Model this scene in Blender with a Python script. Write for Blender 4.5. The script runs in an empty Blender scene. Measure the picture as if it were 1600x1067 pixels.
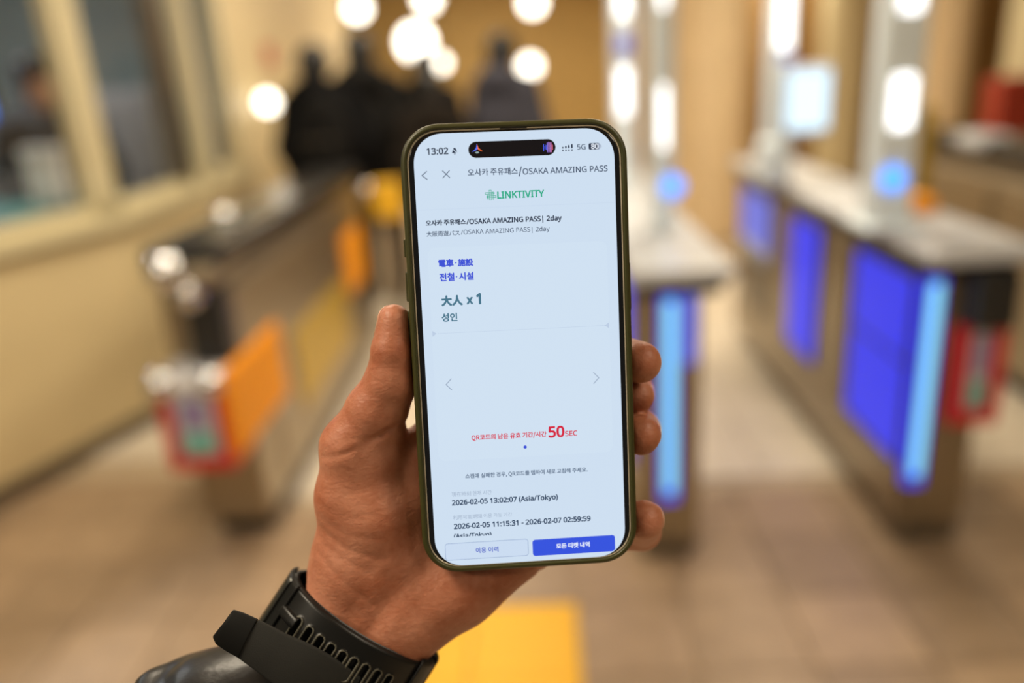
import bpy, bmesh, math, random, os
import numpy as np
from mathutils import Matrix, Vector
random.seed(7); rng = np.random.default_rng(7)
SC = bpy.context.scene
COL = SC.collection

# ------------------------------------------------------------------ camera
FPX = 28 / 36 * 1600                       # 28 mm lens on a 36 mm sensor
dn = np.array([240, -3612, -FPX]); dn /= np.linalg.norm(dn)       # plumb direction seen from the camera
vp = np.array([27, 430., -FPX]); vp /= np.linalg.norm(vp)         # direction of the gate lanes
fy = vp - dn * vp.dot(dn); fy /= np.linalg.norm(fy)
CM = np.array([np.cross(fy, -dn), fy, -dn])                       # camera axes -> world axes
CP = np.array([0, 0, 1.5])
cam = bpy.data.cameras.new('camera'); camo = bpy.data.objects.new('camera', cam); COL.objects.link(camo)
mw = Matrix(CM.tolist()).to_4x4(); mw.translation = CP
camo.matrix_world = mw
cam.lens = 28; cam.sensor_width = 36; cam.sensor_fit = 'HORIZONTAL'; cam.clip_start = 0.02
cam.dof.use_dof = True; cam.dof.focus_distance = 0.2706; cam.dof.aperture_fstop = 2.75
SC.camera = camo
# ------------------------------------------------------------------ world, exposure, big lamps
w = bpy.data.worlds.new('world'); SC.world = w; w.use_nodes = True
w.node_tree.nodes['Background'].inputs[0].default_value = (1.0, 0.84, 0.64, 1)
w.node_tree.nodes['Background'].inputs[1].default_value = 0.14
SC.view_settings.view_transform = 'Standard'; SC.view_settings.look = 'None'
SC.view_settings.exposure = 0.0; SC.view_settings.gamma = 1.0; SC.view_settings.use_curve_mapping = False
CEIL = 2.8
LIGHT_W = 30
CEIL_LIGHTS = [(-1.7, -1.0, .65), (1.5, -1.0, .2), (-1.0, 0.1, 1.0), (1.3, 0.1, 0.45), (-0.9, 2.6, 1.0), (.76, 3.3, 1.25), (-0.6, 5.2, 1.0), (2.0, 5.2, 1.0),  # unseen first pair added to brighten near faces; lane one shifted to light floor
               (-0.6, 8.4, 1.2), (2.4, 8.4, 1.2), (-0.6, 11.6, 1.2), (3.0, 11.6, 1.2)]

def S(r, g, b):                            # 8-bit sRGB -> linear
    f = lambda c: c / 255 / 12.92 if c <= 10 else ((c / 255 + .055) / 1.055) ** 2.4
    return (f(r), f(g), f(b), 1)

# ------------------------------------------------------------------ materials
def mat(name, col, rough=.5, metal=0., emit=None, es=1., spec=.5, bump=None, var=0., rnd=0., coat=0., sss=None):
    m = bpy.data.materials.new(name); m.use_nodes = True
    N = m.node_tree.nodes; L = m.node_tree.links; b = N['Principled BSDF']
    b.inputs['Base Color'].default_value = col; b.inputs['Roughness'].default_value = rough
    b.inputs['Metallic'].default_value = metal; b.inputs['Specular IOR Level'].default_value = spec
    b.inputs['Coat Weight'].default_value = coat
    if emit is not None:
        b.inputs['Emission Color'].default_value = emit; b.inputs['Emission Strength'].default_value = es
    if sss:
        b.inputs['Subsurface Weight'].default_value = sss[0]; b.inputs['Subsurface Radius'].default_value = sss[1]
        b.inputs['Subsurface Scale'].default_value = sss[2]
    tc = N.new('ShaderNodeTexCoord')
    src = None
    if var:
        n = N.new('ShaderNodeTexNoise'); n.inputs['Scale'].default_value = bump[0] * .35 if bump else 6
        n.inputs['Detail'].default_value = 4
        L.new(tc.outputs['Object'], n.inputs['Vector'])
        h = N.new('ShaderNodeHueSaturation'); h.inputs['Color'].default_value = col
        mr = N.new('ShaderNodeMapRange'); mr.inputs['From Min'].default_value = .3; mr.inputs['From Max'].default_value = .7
        mr.inputs['To Min'].default_value = 1 - var; mr.inputs['To Max'].default_value = 1 + var
        L.new(n.outputs['Fac'], mr.inputs['Value']); L.new(mr.outputs[0], h.inputs['Value'])
        src = h
    if rnd:
        oi = N.new('ShaderNodeObjectInfo'); h2 = N.new('ShaderNodeHueSaturation')
        mr2 = N.new('ShaderNodeMapRange'); mr2.inputs['To Min'].default_value = 1 - rnd; mr2.inputs['To Max'].default_value = 1 + rnd
        L.new(oi.outputs['Random'], mr2.inputs['Value']); L.new(mr2.outputs[0], h2.inputs['Value'])
        if src: L.new(src.outputs[0], h2.inputs['Color'])
        else: h2.inputs['Color'].default_value = col
        src = h2
    if src: L.new(src.outputs[0], b.inputs['Base Color'])
    if bump:
        n = N.new('ShaderNodeTexNoise'); n.inputs['Scale'].default_value = bump[0]; n.inputs['Detail'].default_value = 5
        L.new(tc.outputs['Object'], n.inputs['Vector'])
        bp = N.new('ShaderNodeBump'); bp.inputs['Strength'].default_value = bump[1]; bp.inputs['Distance'].default_value = bump[2]
        L.new(n.outputs['Fac'], bp.inputs['Height']); L.new(bp.outputs[0], b.inputs['Normal'])
    return m

def glow(name, col, s, base=(.02, .02, .02, 1)):
    return mat(name, base, .4, emit=col, es=s, spec=.2)

def glass_mat(name, tint=(1, 1, 1, 1), gloss=.07):
    m = bpy.data.materials.new(name); m.use_nodes = True; N = m.node_tree.nodes; L = m.node_tree.links
    N.clear(); o = N.new('ShaderNodeOutputMaterial'); t = N.new('ShaderNodeBsdfTransparent'); t.inputs[0].default_value = tint
    g = N.new('ShaderNodeBsdfGlossy'); g.inputs['Roughness'].default_value = .02
    x = N.new('ShaderNodeMixShader'); x.inputs[0].default_value = gloss
    L.new(t.outputs[0], x.inputs[1]); L.new(g.outputs[0], x.inputs[2]); L.new(x.outputs[0], o.inputs[0])
    return m

# ------------------------------------------------------------------ mesh helpers
def box(bm, x0, x1, y0, y1, z0, z1, bev=0., seg=2):
    r = bmesh.ops.create_cube(bm, size=1, matrix=Matrix.Translation(((x0+x1)/2, (y0+y1)/2, (z0+z1)/2)) @ Matrix.Diagonal((abs(x1-x0), abs(y1-y0), abs(z1-z0), 1)))
    if bev:
        es = list({e for v in r['verts'] for e in v.link_edges})
        bmesh.ops.bevel(bm, geom=es, offset=bev, segments=seg, affect='EDGES', profile=.5)
    return bm
def B(*a, **k):
    return box(bmesh.new(), *a, **k)
def cyl(bm, p, q, r0, r1=None, n=24):
    p = Vector(p); q = Vector(q); r1 = r0 if r1 is None else r1; d = q - p
    M_ = Matrix.Translation((p + q) / 2) @ d.to_track_quat('Z', 'Y').to_matrix().to_4x4()
    bmesh.ops.create_cone(bm, cap_ends=True, segments=n, radius1=r0, radius2=r1, depth=d.length, matrix=M_)
    return bm
def ball(bm, p, r, sx=1, sy=1, sz=1, n=20):
    bmesh.ops.create_uvsphere(bm, u_segments=n, v_segments=n // 2 + 2, radius=r, matrix=Matrix.Translation(p) @ Matrix.Diagonal((sx, sy, sz, 1)))
    return bm
def prism(bm, poly, z0, z1):
    lo = [bm.verts.new((x, y, z0)) for x, y in poly]; hi = [bm.verts.new((x, y, z1)) for x, y in poly]
    n = len(poly)
    bm.faces.new(lo[::-1]); bm.faces.new(hi)
    for i in range(n):
        bm.faces.new((lo[i], lo[(i+1) % n], hi[(i+1) % n], hi[i]))
    return bm
def obj(name, bm, m, parent=None, smooth=False, loc=None):
    if isinstance(bm, bpy.types.Mesh): me = bm
    else:
        me = bpy.data.meshes.new(name); bmesh.ops.recalc_face_normals(bm, faces=bm.faces); bm.to_mesh(me); bm.free()
    if m is not None and len(me.materials) == 0: me.materials.append(m)
    if smooth: me.polygons.foreach_set('use_smooth', [True] * len(me.polygons))
    o = bpy.data.objects.new(name, me); COL.objects.link(o)
    if parent is not None: o.parent = parent
    if loc is not None: o.location = loc
    return o
def tag(o, label=None, cat=None, group=None, kind=None):
    if label: o['label'] = label
    if cat: o['category'] = cat
    if group: o['group'] = group
    if kind: o['kind'] = kind
    return o
def thing(name, label, cat, loc=(0, 0, 0), rz=0., group=None):
    o = bpy.data.objects.new(name, None); COL.objects.link(o); o.location = loc; o.rotation_euler = (0, 0, rz)
    o.empty_display_size = .1
    return tag(o, label, cat, group)
def struct(name, bm, m, label=None, **k):
    o = obj(name, bm, m, **k); tag(o, label, kind='structure'); return o
def wrap(mesh_name, verts, faces, mats=None, mi=None, smooth=True):
    me = bpy.data.meshes.new(mesh_name)
    verts = np.asarray(verts, dtype=np.float32); faces = np.asarray(faces, dtype=np.int32)
    me.vertices.add(len(verts)); me.vertices.foreach_set('co', verts.ravel())
    n = faces.shape[1]
    me.loops.add(faces.size); me.loops.foreach_set('vertex_index', faces.ravel())
    me.polygons.add(len(faces)); me.polygons.foreach_set('loop_start', np.arange(0, faces.size, n, dtype=np.int32))
    me.polygons.foreach_set('loop_total', np.full(len(faces), n, dtype=np.int32))
    for m in mats or []: me.materials.append(m)
    if mi is not None: me.polygons.foreach_set('material_index', np.asarray(mi, dtype=np.int32))
    if smooth: me.polygons.foreach_set('use_smooth', np.ones(len(faces), dtype=bool))
    me.update(); me.validate()
    return me

# ------------------------------------------------------------------ distance-field modelling (bodies, hand, sleeve)
class Field:
    def __init__(s, lo, hi, h, big=10.):
        s.lo = np.array(lo, float); s.h = h; s.n = np.ceil((np.array(hi) - s.lo) / h).astype(int) + 1
        s.ax = [(s.lo[i] + h * np.arange(s.n[i])).astype(np.float32) for i in range(3)]
        s.f = np.full(s.n, big, np.float32); s.big = big
    def sl(s, lo, hi):
        a = [max(0, int(math.floor((lo[i] - s.lo[i]) / s.h))) for i in range(3)]
        b = [min(int(s.n[i]), int(math.ceil((hi[i] - s.lo[i]) / s.h)) + 1) for i in range(3)]
        if any(b[i] <= a[i] for i in range(3)): return None, None
        t = tuple(slice(a[i], b[i]) for i in range(3))
        return t, (s.ax[0][t[0]][:, None, None], s.ax[1][t[1]][None, :, None], s.ax[2][t[2]][None, None, :])
    @staticmethod
    def smin(a, b, k):
        if k <= 0: return np.minimum(a, b)
        h = np.clip(.5 + .5 * (b - a) / k, 0, 1)
        return b * (1 - h) + a * h - k * h * (1 - h)
    def cap(s, a, b, ra, rb=None, k=0.):
        rb = ra if rb is None else rb
        a = np.array(a, float); b = np.array(b, float); R = max(ra, rb) + max(k, 0) + 4 * s.h
        t, g = s.sl(np.minimum(a, b) - R, np.maximum(a, b) + R)
        if t is None: return
        d = b - a; L2 = max(d.dot(d), 1e-12)
        u = np.clip(((g[0]-a[0])*d[0] + (g[1]-a[1])*d[1] + (g[2]-a[2])*d[2]) / L2, 0, 1)
        D = np.sqrt((g[0]-a[0]-u*d[0])**2 + (g[1]-a[1]-u*d[1])**2 + (g[2]-a[2]-u*d[2])**2) - (ra + (rb - ra) * u)
        s.f[t] = s.smin(s.f[t], D, k)
    def chain(s, pts, rs, k=0.):
        for i in range(len(pts) - 1): s.cap(pts[i], pts[i+1], rs[i], rs[i+1], k)
    def ell(s, c, r, k=0., sub=False):
        r = np.array(r, float); c = np.array(c, float); R = r + abs(k) + 4 * s.h
        t, g = s.sl(c - R, c + R)
        if t is None: return
        q = np.sqrt(sum(((g[i]-c[i]) / r[i])**2 for i in range(3))); q2 = np.sqrt(sum(((g[i]-c[i]) / r[i]**2)**2 for i in range(3)))
        D = q * (q - 1) / np.maximum(q2, 1e-6)
        if sub: s.f[t] = -s.smin(-s.f[t], D, k)
        else: s.f[t] = s.smin(s.f[t], D, k)
    def merge(s, o, k): s.f = s.smin(s.f, o.f, k)
    def mesh(s, smooth=1):
        f = s.f; ins = f < 0
        nx, ny, nz = f.shape
        cnt = np.zeros((nx-1, ny-1, nz-1), np.int8)
        for i in (0, 1):
            for j in (0, 1):
                for k in (0, 1): cnt += ins[i:nx-1+i, j:ny-1+j, k:nz-1+k]
        act = (cnt > 0) & (cnt < 8); I = np.argwhere(act); vid = np.full(act.shape, -1, np.int32); vid[act] = np.arange(len(I))
        offs = np.array([(i, j, k) for i in (0, 1) for j in (0, 1) for k in (0, 1)])
        val = np.stack([f[I[:, 0]+o[0], I[:, 1]+o[1], I[:, 2]+o[2]] for o in offs], 1)
        acc = np.zeros((len(I), 3)); num = np.zeros(len(I))
        for a in range(8):
            for b in range(a+1, 8):
                if np.abs(offs[a]-offs[b]).sum() != 1: continue
                m = (val[:, a] < 0) != (val[:, b] < 0)
                t = val[m, a] / (val[m, a] - val[m, b])
                acc[m] += offs[a] + t[:, None] * (offs[b] - offs[a]); num[m] += 1
        V = s.lo + s.h * (I + acc / num[:, None])
        Q = []
        for ax in range(3):
            u, v = (ax+1) % 3, (ax+2) % 3
            sa = [slice(None)]*3; sb = [slice(None)]*3
            sa[ax] = slice(0, -1); sb[ax] = slice(1, None)
            ch = ins[tuple(sa)] != ins[tuple(sb)]
            E_ = np.argwhere(ch); lim = np.array(act.shape)
            ok = (E_[:, u] > 0) & (E_[:, v] > 0) & (E_[:, u] < lim[u]) & (E_[:, v] < lim[v]); E_ = E_[ok]
            first = ins[tuple(E_.T)]
            q = []
            for du, dv in ((-1, -1), (0, -1), (0, 0), (-1, 0)):
                c = E_.copy(); c[:, u] += du; c[:, v] += dv; q.append(vid[tuple(c.T)])
            q = np.stack(q, 1); q[~first] = q[~first][:, ::-1]; Q.append(q)
        Q = np.concatenate(Q)
        for _ in range(smooth):
            n = np.zeros(len(V)); a = np.zeros_like(V)
            for i in range(4):
                p, r = Q[:, i], Q[:, (i+1) % 4]
                for c in range(3):
                    a[:, c] += np.bincount(p, V[r, c], len(V)) + np.bincount(r, V[p, c], len(V))
                n += np.bincount(p, minlength=len(V)) + np.bincount(r, minlength=len(V))
            V = V * .5 + a / np.maximum(n, 1)[:, None] * .5
        return V, Q

# ------------------------------------------------------------------ palette
M = dict(
    cream=mat('cream_paint', (.68, .55, .31, 1), .55, bump=(8, .05, .01), var=.05),
    frame=mat('cream_frame', (.66, .58, .36, 1), .45),
    back=mat('back_wall_paint', (.62, .41, .14, 1), .6, var=.12),
    tan=mat('tan_column', (.78, .60, .36, 1), .5, var=.06),
    wood=mat('brown_panel', (.30, .17, .055, 1), .5, var=.15),
    ceil=mat('ceiling_paint', (.72, .64, .48, 1), .8),
    tile=mat('brown_tile', (.34, .24, .15, 1), .42, bump=(30, .1, .003), var=.12, rnd=.16),
    slab=mat('pale_stone', (.74, .66, .53, 1), .38, bump=(25, .08, .003), var=.08, rnd=.07),
    grout=mat('floor_grout', (.46, .36, .24, 1), .7, var=.1),
    yellow=mat('tactile_yellow', (.90, .50, .02, 1), .5, bump=(60, .1, .002), rnd=.04),
    steel=mat('brushed_steel', (.36, .30, .21, 1), .34, .85, bump=(40, .04, .002)),
    steel_d=mat('dark_steel', (.20, .17, .13, 1), .38, .7),
    white=mat('white_laminate', (.52, .54, .57, 1), .3), chrome=mat('polished_steel', (.75, .75, .76, 1), .14, 1.0),
    dark=mat('dark_plastic', (.018, .018, .018, 1), .32),
    darkglass=mat('dark_glass', (.02, .02, .02, 1), .25),
    red=mat('red_plastic', (.60, .02, .02, 1), .35),
    orange=mat('orange_panel', (.95, .36, .01, 1), .55, spec=.2), lid=mat('white_lid', (.80, .80, .82, 1), .3),
    ygold=mat('mustard_panel', (.55, .36, .03, 1), .35, .3),
    label=mat('label_white', (.50, .53, .58, 1), .4),
    lpurple=mat('label_purple', (.28, .22, .44, 1), .4),
    lteal=mat('label_teal', (.10, .50, .44, 1), .4),
    teal=mat('teal_mat', (.10, .24, .20, 1), .6),
    paper=mat('white_paper', (.70, .72, .74, 1), .6),
    greycab=mat('grey_cabinet', (.36, .36, .38, 1), .5),
    booth=mat('booth_wall', (.24, .29, .29, 1), .7),
    silver=mat('silver_pylon', (.82, .92, .98, 1), .35, .05),
    glass=glass_mat('window_glass'),
    blue=glow('blue_screen', S(46, 54, 232), 1.0),
    blue_p=glow('pale_blue_screen', S(110, 120, 225), .9),
    ring=glow('blue_ring_light', S(70, 150, 255), 2.2),
    strip=glow('cyan_strip_light', S(140, 226, 255), 1.22),
    panel=glow('white_light_panel', (1, 1, .98, 1), 2.8),
    monitor=glow('monitor_white', S(215, 240, 255), 1.4),
    lamp=glow('lamp_globe', (1, .93, .78, 1), 6.0),
    lampw=glow('ceiling_diffuser', (1, .87, .66, 1), 6.0),
)
JK = dict(black=mat('black_cloth', (.006, .006, .007, 1), .9, spec=.08), grey=mat('slate_cloth', (.06, .06, .078, 1), .9, spec=.08),
          char=mat('charcoal_cloth', (.012, .0115, .011, 1), .9, spec=.08), hair=mat('black_hair', (.008, .007, .006, 1), .5),
          navy=mat('dark_uniform', (.02, .024, .028, 1), .7), face=mat('far_skin', (.50, .27, .17, 1), .5),
          shoe=mat('black_shoe', (.01, .01, .01, 1), .4), brown=mat('brown_cloth', (.022, .018, .015, 1), .9, spec=.08))

# ================================================================== SETTING
fl_ = struct('floor', B(-6, 7, -2.5, 14.2, -.12, -.012), M['grout'], 'beige and brown tiled station floor')
def tile_mesh(name, sx, sy, m, dome=False):
    bm = B(-sx/2, sx/2, -sy/2, sy/2, -.014, 0, .0015, 1)
    if dome:
        for i in range(5):
            for j in range(5): cyl(bm, ((i-2)*.055, (j-2)*.055, 0), ((i-2)*.055, (j-2)*.055, .005), .014, .009, 8)
    me = bpy.data.meshes.new(name); bmesh.ops.recalc_face_normals(bm, faces=bm.faces); bm.to_mesh(me); bm.free(); me.materials.append(m); return me
tm = tile_mesh('tile', .294, .294, M['tile']); sm = tile_mesh('stone_slab', .394, .394, M['slab']); ym = tile_mesh('tactile_tile', .296, .296, M['yellow'], True)
TX0 = -.545
for j in range(-1, 6):
    for i in range(-8, 9):
        x = TX0 + .15 + .3 * i; y = 1.07 + .15 + .3 * (j - 0)
        if y > 2.62 and x > -1.2: continue
        if y > 2.9: continue
        if x < -2.6 + (y - 1.2) * .1: continue
        if i in (0, 1) and j in (1, 2): obj('tactile_tile', ym, None, fl_, loc=(x, y, 0)); continue
        obj('tile', tm, None, fl_, loc=(x, y, 0))
for j in range(0, 7):
    for i in range(-5, 6):
        x = .2 + .4 * i; y = 2.87 + .2 + .4 * j - .2
        if y - .2 < 2.86 and x < -1.2: continue
        obj('stone_slab', sm, None, fl_, loc=(x, y, -.001))

struct('ceiling', B(-6, 7, -2.5, 14.2, CEIL, CEIL + .1), M['ceil'], 'pale warm ceiling')
struct('wall_back', B(-6, 7, 14, 14.2, 0, CEIL), M['back'], 'ochre far wall of the concourse')
struct('wall_right', B(6.8, 7, -2.5, 14, 0, CEIL), M['back'], 'ochre side wall on the right')
# booth wall: angled near piece and straight far piece, low wall + frames + panes
P0 = Vector((-2.52, 1.7)); P1 = Vector((-1.86, 3.5)); P2 = Vector((-1.86, 5.2)); P3 = Vector((-1.9, 9.0))
SILL = .97
def seg_prism(a, b, th, z0, z1, out=0.):
    d = (b - a).normalized(); n = Vector((-d.y, d.x))          # n points to the booth side (left)
    q = [a - n*out, b - n*out, b + n*th, a + n*th]
    return prism(bmesh.new(), [(p.x, p.y) for p in q], z0, z1)
wl = struct('wall_left', seg_prism(P0, P1, .12, 0, SILL - .03), M['cream'], 'cream low wall under the ticket office window')
obj('wall_panel', seg_prism(P1, P2, .12, 0, SILL - .03), M['cream'], wl)
obj('wall_panel', seg_prism(P2, P3, .12, 0, CEIL), M['cream'], wl)
obj('window_sill', seg_prism(P0, P1, .20, SILL - .03, SILL + .03, .05), M['frame'], wl)
obj('window_sill', seg_prism(P1, P2, .20, SILL - .03, SILL + .03, .05), M['frame'], wl)
obj('wall_panel', seg_prism(P0, P2 + Vector((0, 0)), .01, 2.5, CEIL), M['cream'], wl)
struct('baseboard_left', seg_prism(P0, P1, .02, 0, .08, .015), M['steel_d'], 'dark skirting along the booth wall')
dA = (P1 - P0).normalized()
def window(name, a, b, posts, label):
    d = (b - a).normalized(); L = (b - a).length
    g = None; fb = bmesh.new()
    fr = struct(name, seg_prism(a, b, .07, 2.40, 2.5), M['frame'], label)
    for s0, s1, m in posts: obj('window_post', seg_prism(a + d*s0, a + d*s1, .08, SILL + .03, 2.4), m, fr)
    obj('window_rail', seg_prism(a, b, .07, SILL + .03, SILL + .075), M['frame'], fr)
    obj('window_pane', seg_prism(a + d*.02, b - d*.02, -.03, SILL + .07, 2.4, -.035), M['glass'], fr)
    return fr
LA = (P1 - P0).length
window('window_1', P0, P1, [(0, .08, M['frame']), (LA - .115, LA, M['frame'])], 'near ticket office window with a wide cream corner post')
window('window_2', P1, P1.lerp(P2, .52), [(0, .03, M['frame']), (.74, .80, M['steel_d']), (.84, .885, M['steel_d'])], 'ticket office window beside the corner post')
window('window_3', P1.lerp(P2, .53), P2, [(0.16, .30, M['frame']), (.72, .80, M['frame'])], 'narrow far ticket office window')
# booth interior shell
struct('wall_booth', B(-5.2, -5.0, .5, 9, 0, CEIL), M['booth'], 'dim grey wall inside the ticket office')
struct('wall_booth_end', B(-5, -2.0, 6.0, 6.15, 0, CEIL), M['booth'], 'dim end wall inside the ticket office')
# wooden wall fins and columns at the right and far side
struct('wall_far_right', B(2.3, 6.8, 9.2, 9.4, 0, CEIL), M['wood'], 'brown wood panelled wall behind the gates')
for k, (x, y, r, m, lab) in enumerate([(1.50, 7.0, .30, M['tan'], 'round tan column behind the middle gate'),
                                        (3.45, 7.1, .20, M['tan'], 'round tan column behind the right gate'),
                                        (3.02, 8.2, .22, M['frame'], 'slim pale column beside the monitor'),
                                        (3.55, 6.0, .20, M['frame'], 'pale column at the right edge')]):
    tag(obj('column', cyl(bmesh.new(), (0, 0, 0), (0, 0, CEIL), r, n=40), m, smooth=False, loc=(x, y, 0)), lab, 'column')

# ================================================================== CEILING LIGHTS
for i, (x, y, p) in enumerate(CEIL_LIGHTS):
    row = ['added first', 'second', 'third', 'fourth', 'fifth', 'sixth'][i // 2]
    t = thing('ceiling_light', 'round warm ceiling light, %s one of the %s row going into the concourse' % ('left' if i % 2 == 0 else 'right', row), 'light', (x, y, CEIL), group='ceiling lights over the concourse')
    bm = bmesh.new(); cyl(bm, (0, 0, -.05), (0, 0, 0), .33, n=40); obj('housing', bm, M['white'], t)
    bm = bmesh.new(); cyl(bm, (0, 0, -.056), (0, 0, -.05), .30, n=40); obj('diffuser', bm, M['lampw'], t)
    la = bpy.data.lights.new('ceiling_lamp', 'AREA'); la.shape = 'DISK'; la.size = .6; la.energy = LIGHT_W * p; la.color = (1, .86, .66)
    lo = bpy.data.objects.new('ceiling_lamp', la); COL.objects.link(lo); lo.parent = t; lo.location = (0, 0, -.07)

# ================================================================== GLOBE LAMPS (far)
def ray(px, py):
    return CM @ np.array([px - 800, -(py - 533.5), -FPX])
def aty(px, py, Y):
    d = ray(px, py); return CP + d * (Y / d[1])
GL = [(558, 13, 11.5, .14, 'first of the three globe lamps along the top edge, above the crowd'),
      (650, 66, 11.0, .215, 'largest white globe lamp hanging behind the crowd'),
      (828, 103, 12.0, .13, 'globe lamp just above the top of the phone'),
      (1153, 30, 11.5, .07, 'small warm globe lamp right of the tan column'),
      (832, 4, 11.5, .14, 'globe lamp on the top edge straight above the phone'),
      (668, -2, 12.0, .15, 'dim globe lamp above the largest globe'),
      (690, 98, 11.6, .09, 'smaller globe lamp overlapping the largest globe')]
for px, py, Y, r, lab in GL:
    p = aty(px, py, Y)
    t = thing('globe_lamp', lab, 'lamp', tuple(p))
    obj('globe', ball(bmesh.new(), (0, 0, 0), r), M['lamp'], t, smooth=True)
    if p[2] + r < CEIL - .02:
        obj('cord', cyl(bmesh.new(), (0, 0, r * .98), (0, 0, CEIL - p[2]), .006, n=8), M['dark'], t)
        obj('cap', cyl(bmesh.new(), (0, 0, r * .93), (0, 0, r * 1.12), r * .35, r * .2, n=16), M['dark'], t)

p = aty(418, 160, 5.55)
t = thing('wall_lamp', 'white globe wall lamp low on the cream wall left of the crowd', 'lamp', tuple(p))
obj('globe', ball(bmesh.new(), (0, 0, 0), .062), M['lamp'], t, smooth=True); obj('bracket', cyl(bmesh.new(), (-.05, 0, 0), (-1.872 - p[0], 0, 0), .012, .03, 16), M['dark'], t)
p = aty(1490, 26, 8.6)
t = thing('globe_lamp', 'broad dim pale lamp between the near pylon and the right edge', 'lamp', tuple(p))
obj('globe', ball(bmesh.new(), (0, 0, 0), .17, 1, 1, 1.3), glow('dim_globe', S(232, 222, 205), 1.1), t, smooth=True); obj('cord', cyl(bmesh.new(), (0, 0, .2), (0, 0, CEIL - p[2]), .006, n=8), M['dark'], t)
# ================================================================== TICKET GATES
def label_box(par, x0, x1, y, z0, z1, d=.22, white_top=True):
    """red-framed ticket slot box facing the camera with a printed label"""
    bm = bmesh.new(); fw = .038
    box(bm, x0, x0 + fw, y, y + d, z0, z1, .008); box(bm, x1 - fw, x1, y, y + d, z0, z1, .008)
    box(bm, x0 + fw, x1 - fw, y, y + d, z0, z0 + fw, .008)
    box(bm, x0 + fw*.5, x1 - fw*.5, y + .02, y + d, z0 + fw*.5, z1 - .01)
    b_ = obj('ticket_box', bm, M['red'], par)
    xa, xb = x0 + fw + .005, x1 - fw - .005
    obj('label', B(xa, xb, y + .008, y + .02, z0 + fw + .01, z1 - .01, .002), M['label'], b_)
    w_ = xb - xa; h_ = z1 - z0 - fw - .02
    obj('label_print', B(xa + w_*.2, xb - w_*.2, y + .005, y + .009, z0 + fw + .01 + h_*.45, z0 + fw + .01 + h_*.9), M['lpurple'], b_)
    obj('label_print', B(xa + w_*.15, xb - w_*.1, y + .005, y + .009, z0 + fw + .01 + h_*.08, z0 + fw + .01 + h_*.34), M['lteal'], b_)
    if white_top: obj('box_lid', B(x0 - .005, x1 + .005, y - .005, y + d, z1, z1 + .045, .01), M['lid'], par)
    return b_
def pylon(par, x, y, z0, h, wdt=.12, dep=.10, panels=(), ring=None, facing=-1, mon=False):
    p = obj('pylon', B(x - wdt/2, x + wdt/2, y - dep/2, y + dep/2, z0, z0 + h, .02, 3), M['silver'], par)
    for (a, b, wd, dx) in panels:
        obj('light_panel', B(x - wd/2 + dx, x + wd/2 + dx, y - dep/2 - .006, y - dep/2 + .01, a, b, .012), M['panel'], p)
    if ring:
        bm = bmesh.new(); cyl(bm, (x + ring[1], y - dep/2 - .012, ring[0]), (x + ring[1], y - dep/2 + .01, ring[0]), ring[2], n=32); obj('ring_light', bm, M['ring'], p)
    return p
# ---- right gate
g = thing('ticket_gate', 'white topped ticket gate with blue lit side screens, right of the phone', 'ticket gate', (1.2, 2.2, 0))
def rel(o_, *a): return (a[0]-o_[0], a[1]-o_[0], a[2]-o_[1], a[3]-o_[1], a[4], a[5])
def gate_parts(t, x0, x1, y0, y1, screens, strip_x, near_box=True, sides=True):
    o = (t.location.x, t.location.y)
    r = lambda *a: rel(o, *a)
    obj('foot', B(*r(x0 + .03, x1 - .03, y0 + .05, y1 - .05, 0, .07), bev=.01), M['dark'], t)
    obj('body', B(*r(x0, x1, y0, y1, .06, .89), bev=.012), M['steel'], t)
    obj('underdeck', B(*r(x0 - .005, x1 + .06, y0 - .03, y1 + .03, .87, .925), bev=.006), M['dark'], t)
    obj('deck', B(*r(x0 - .03, x1 + .08, y0 - .10, y1 + .08, .92, .965), bev=.016, seg=3), M['white'], t)
    obj('skirt', B(*r(x0 - .012, x0 + .02, y0 + .01, y1 - .01, .07, .25), bev=.004), M['steel'], t)
    for (a, b, z0, z1, m, pale) in screens:
        bz = obj('screen_bezel', B(*r(x0 - .006, x0 + .02, a - .03, b + .03, z0 - .02, z1 + .02), bev=.004), M['dark'], t)
        if isinstance(pale, float):
            obj('blue_screen', B(*r(x0 - .011, x0 + .01, a, b, z0, pale - .008), bev=.003), m, bz)
            obj('blue_screen', B(*r(x0 - .011, x0 + .01, a, b, pale + .008, z1), bev=.003), m, bz)
        else:
            obj('blue_screen', B(*r(x0 - .011, x0 + .01, a, b, z0, z1), bev=.003), m, bz)
    obj('end_plate', B(*r(x0 + .002, x1 + .005, y0 - .012, y0 + .02, .10, .88), bev=.006), M['steel'], t)
    obj('light_strip', B(*r(strip_x - .016, strip_x + .016, y0 - .04, y0, .255, .86), bev=.012, seg=3), M['strip'], t)
    obj('strip_holder', B(*r(strip_x - .026, strip_x + .026, y0 - .03, y0 + .01, .22, .88), bev=.006), M['blue'], t)
    bm = bmesh.new(); cx = (x0 + x1) / 2 - o[0]
    for s in (-1, 1): cyl(bm, (cx + s*(x1-x0)*.28, y0 - o[1] + .005, .05), (cx + s*(x1-x0)*.28, y0 - o[1] + .07, .05), .045, n=20)
    obj('levelling_foot', bm, M['steel_d'], t)
    return r
r = gate_parts(g, 1.08, 1.26, 2.2, 4.28, [(2.245, 2.66, .27, .85, M['blue'], .59), (3.03, 3.36, .30, .84, M['blue'], None), (3.68, 4.2, .58, .84, M['blue_p'], None)], 1.10)
obj('side_panel', B(*r(1.072, 1.09, 2.72, 2.95, .27, .84), bev=.004), M['steel'], g)
obj('side_panel', B(*r(1.070, 1.09, 3.66, 4.22, .28, .52), bev=.004), M['steel_d'], g)
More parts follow.
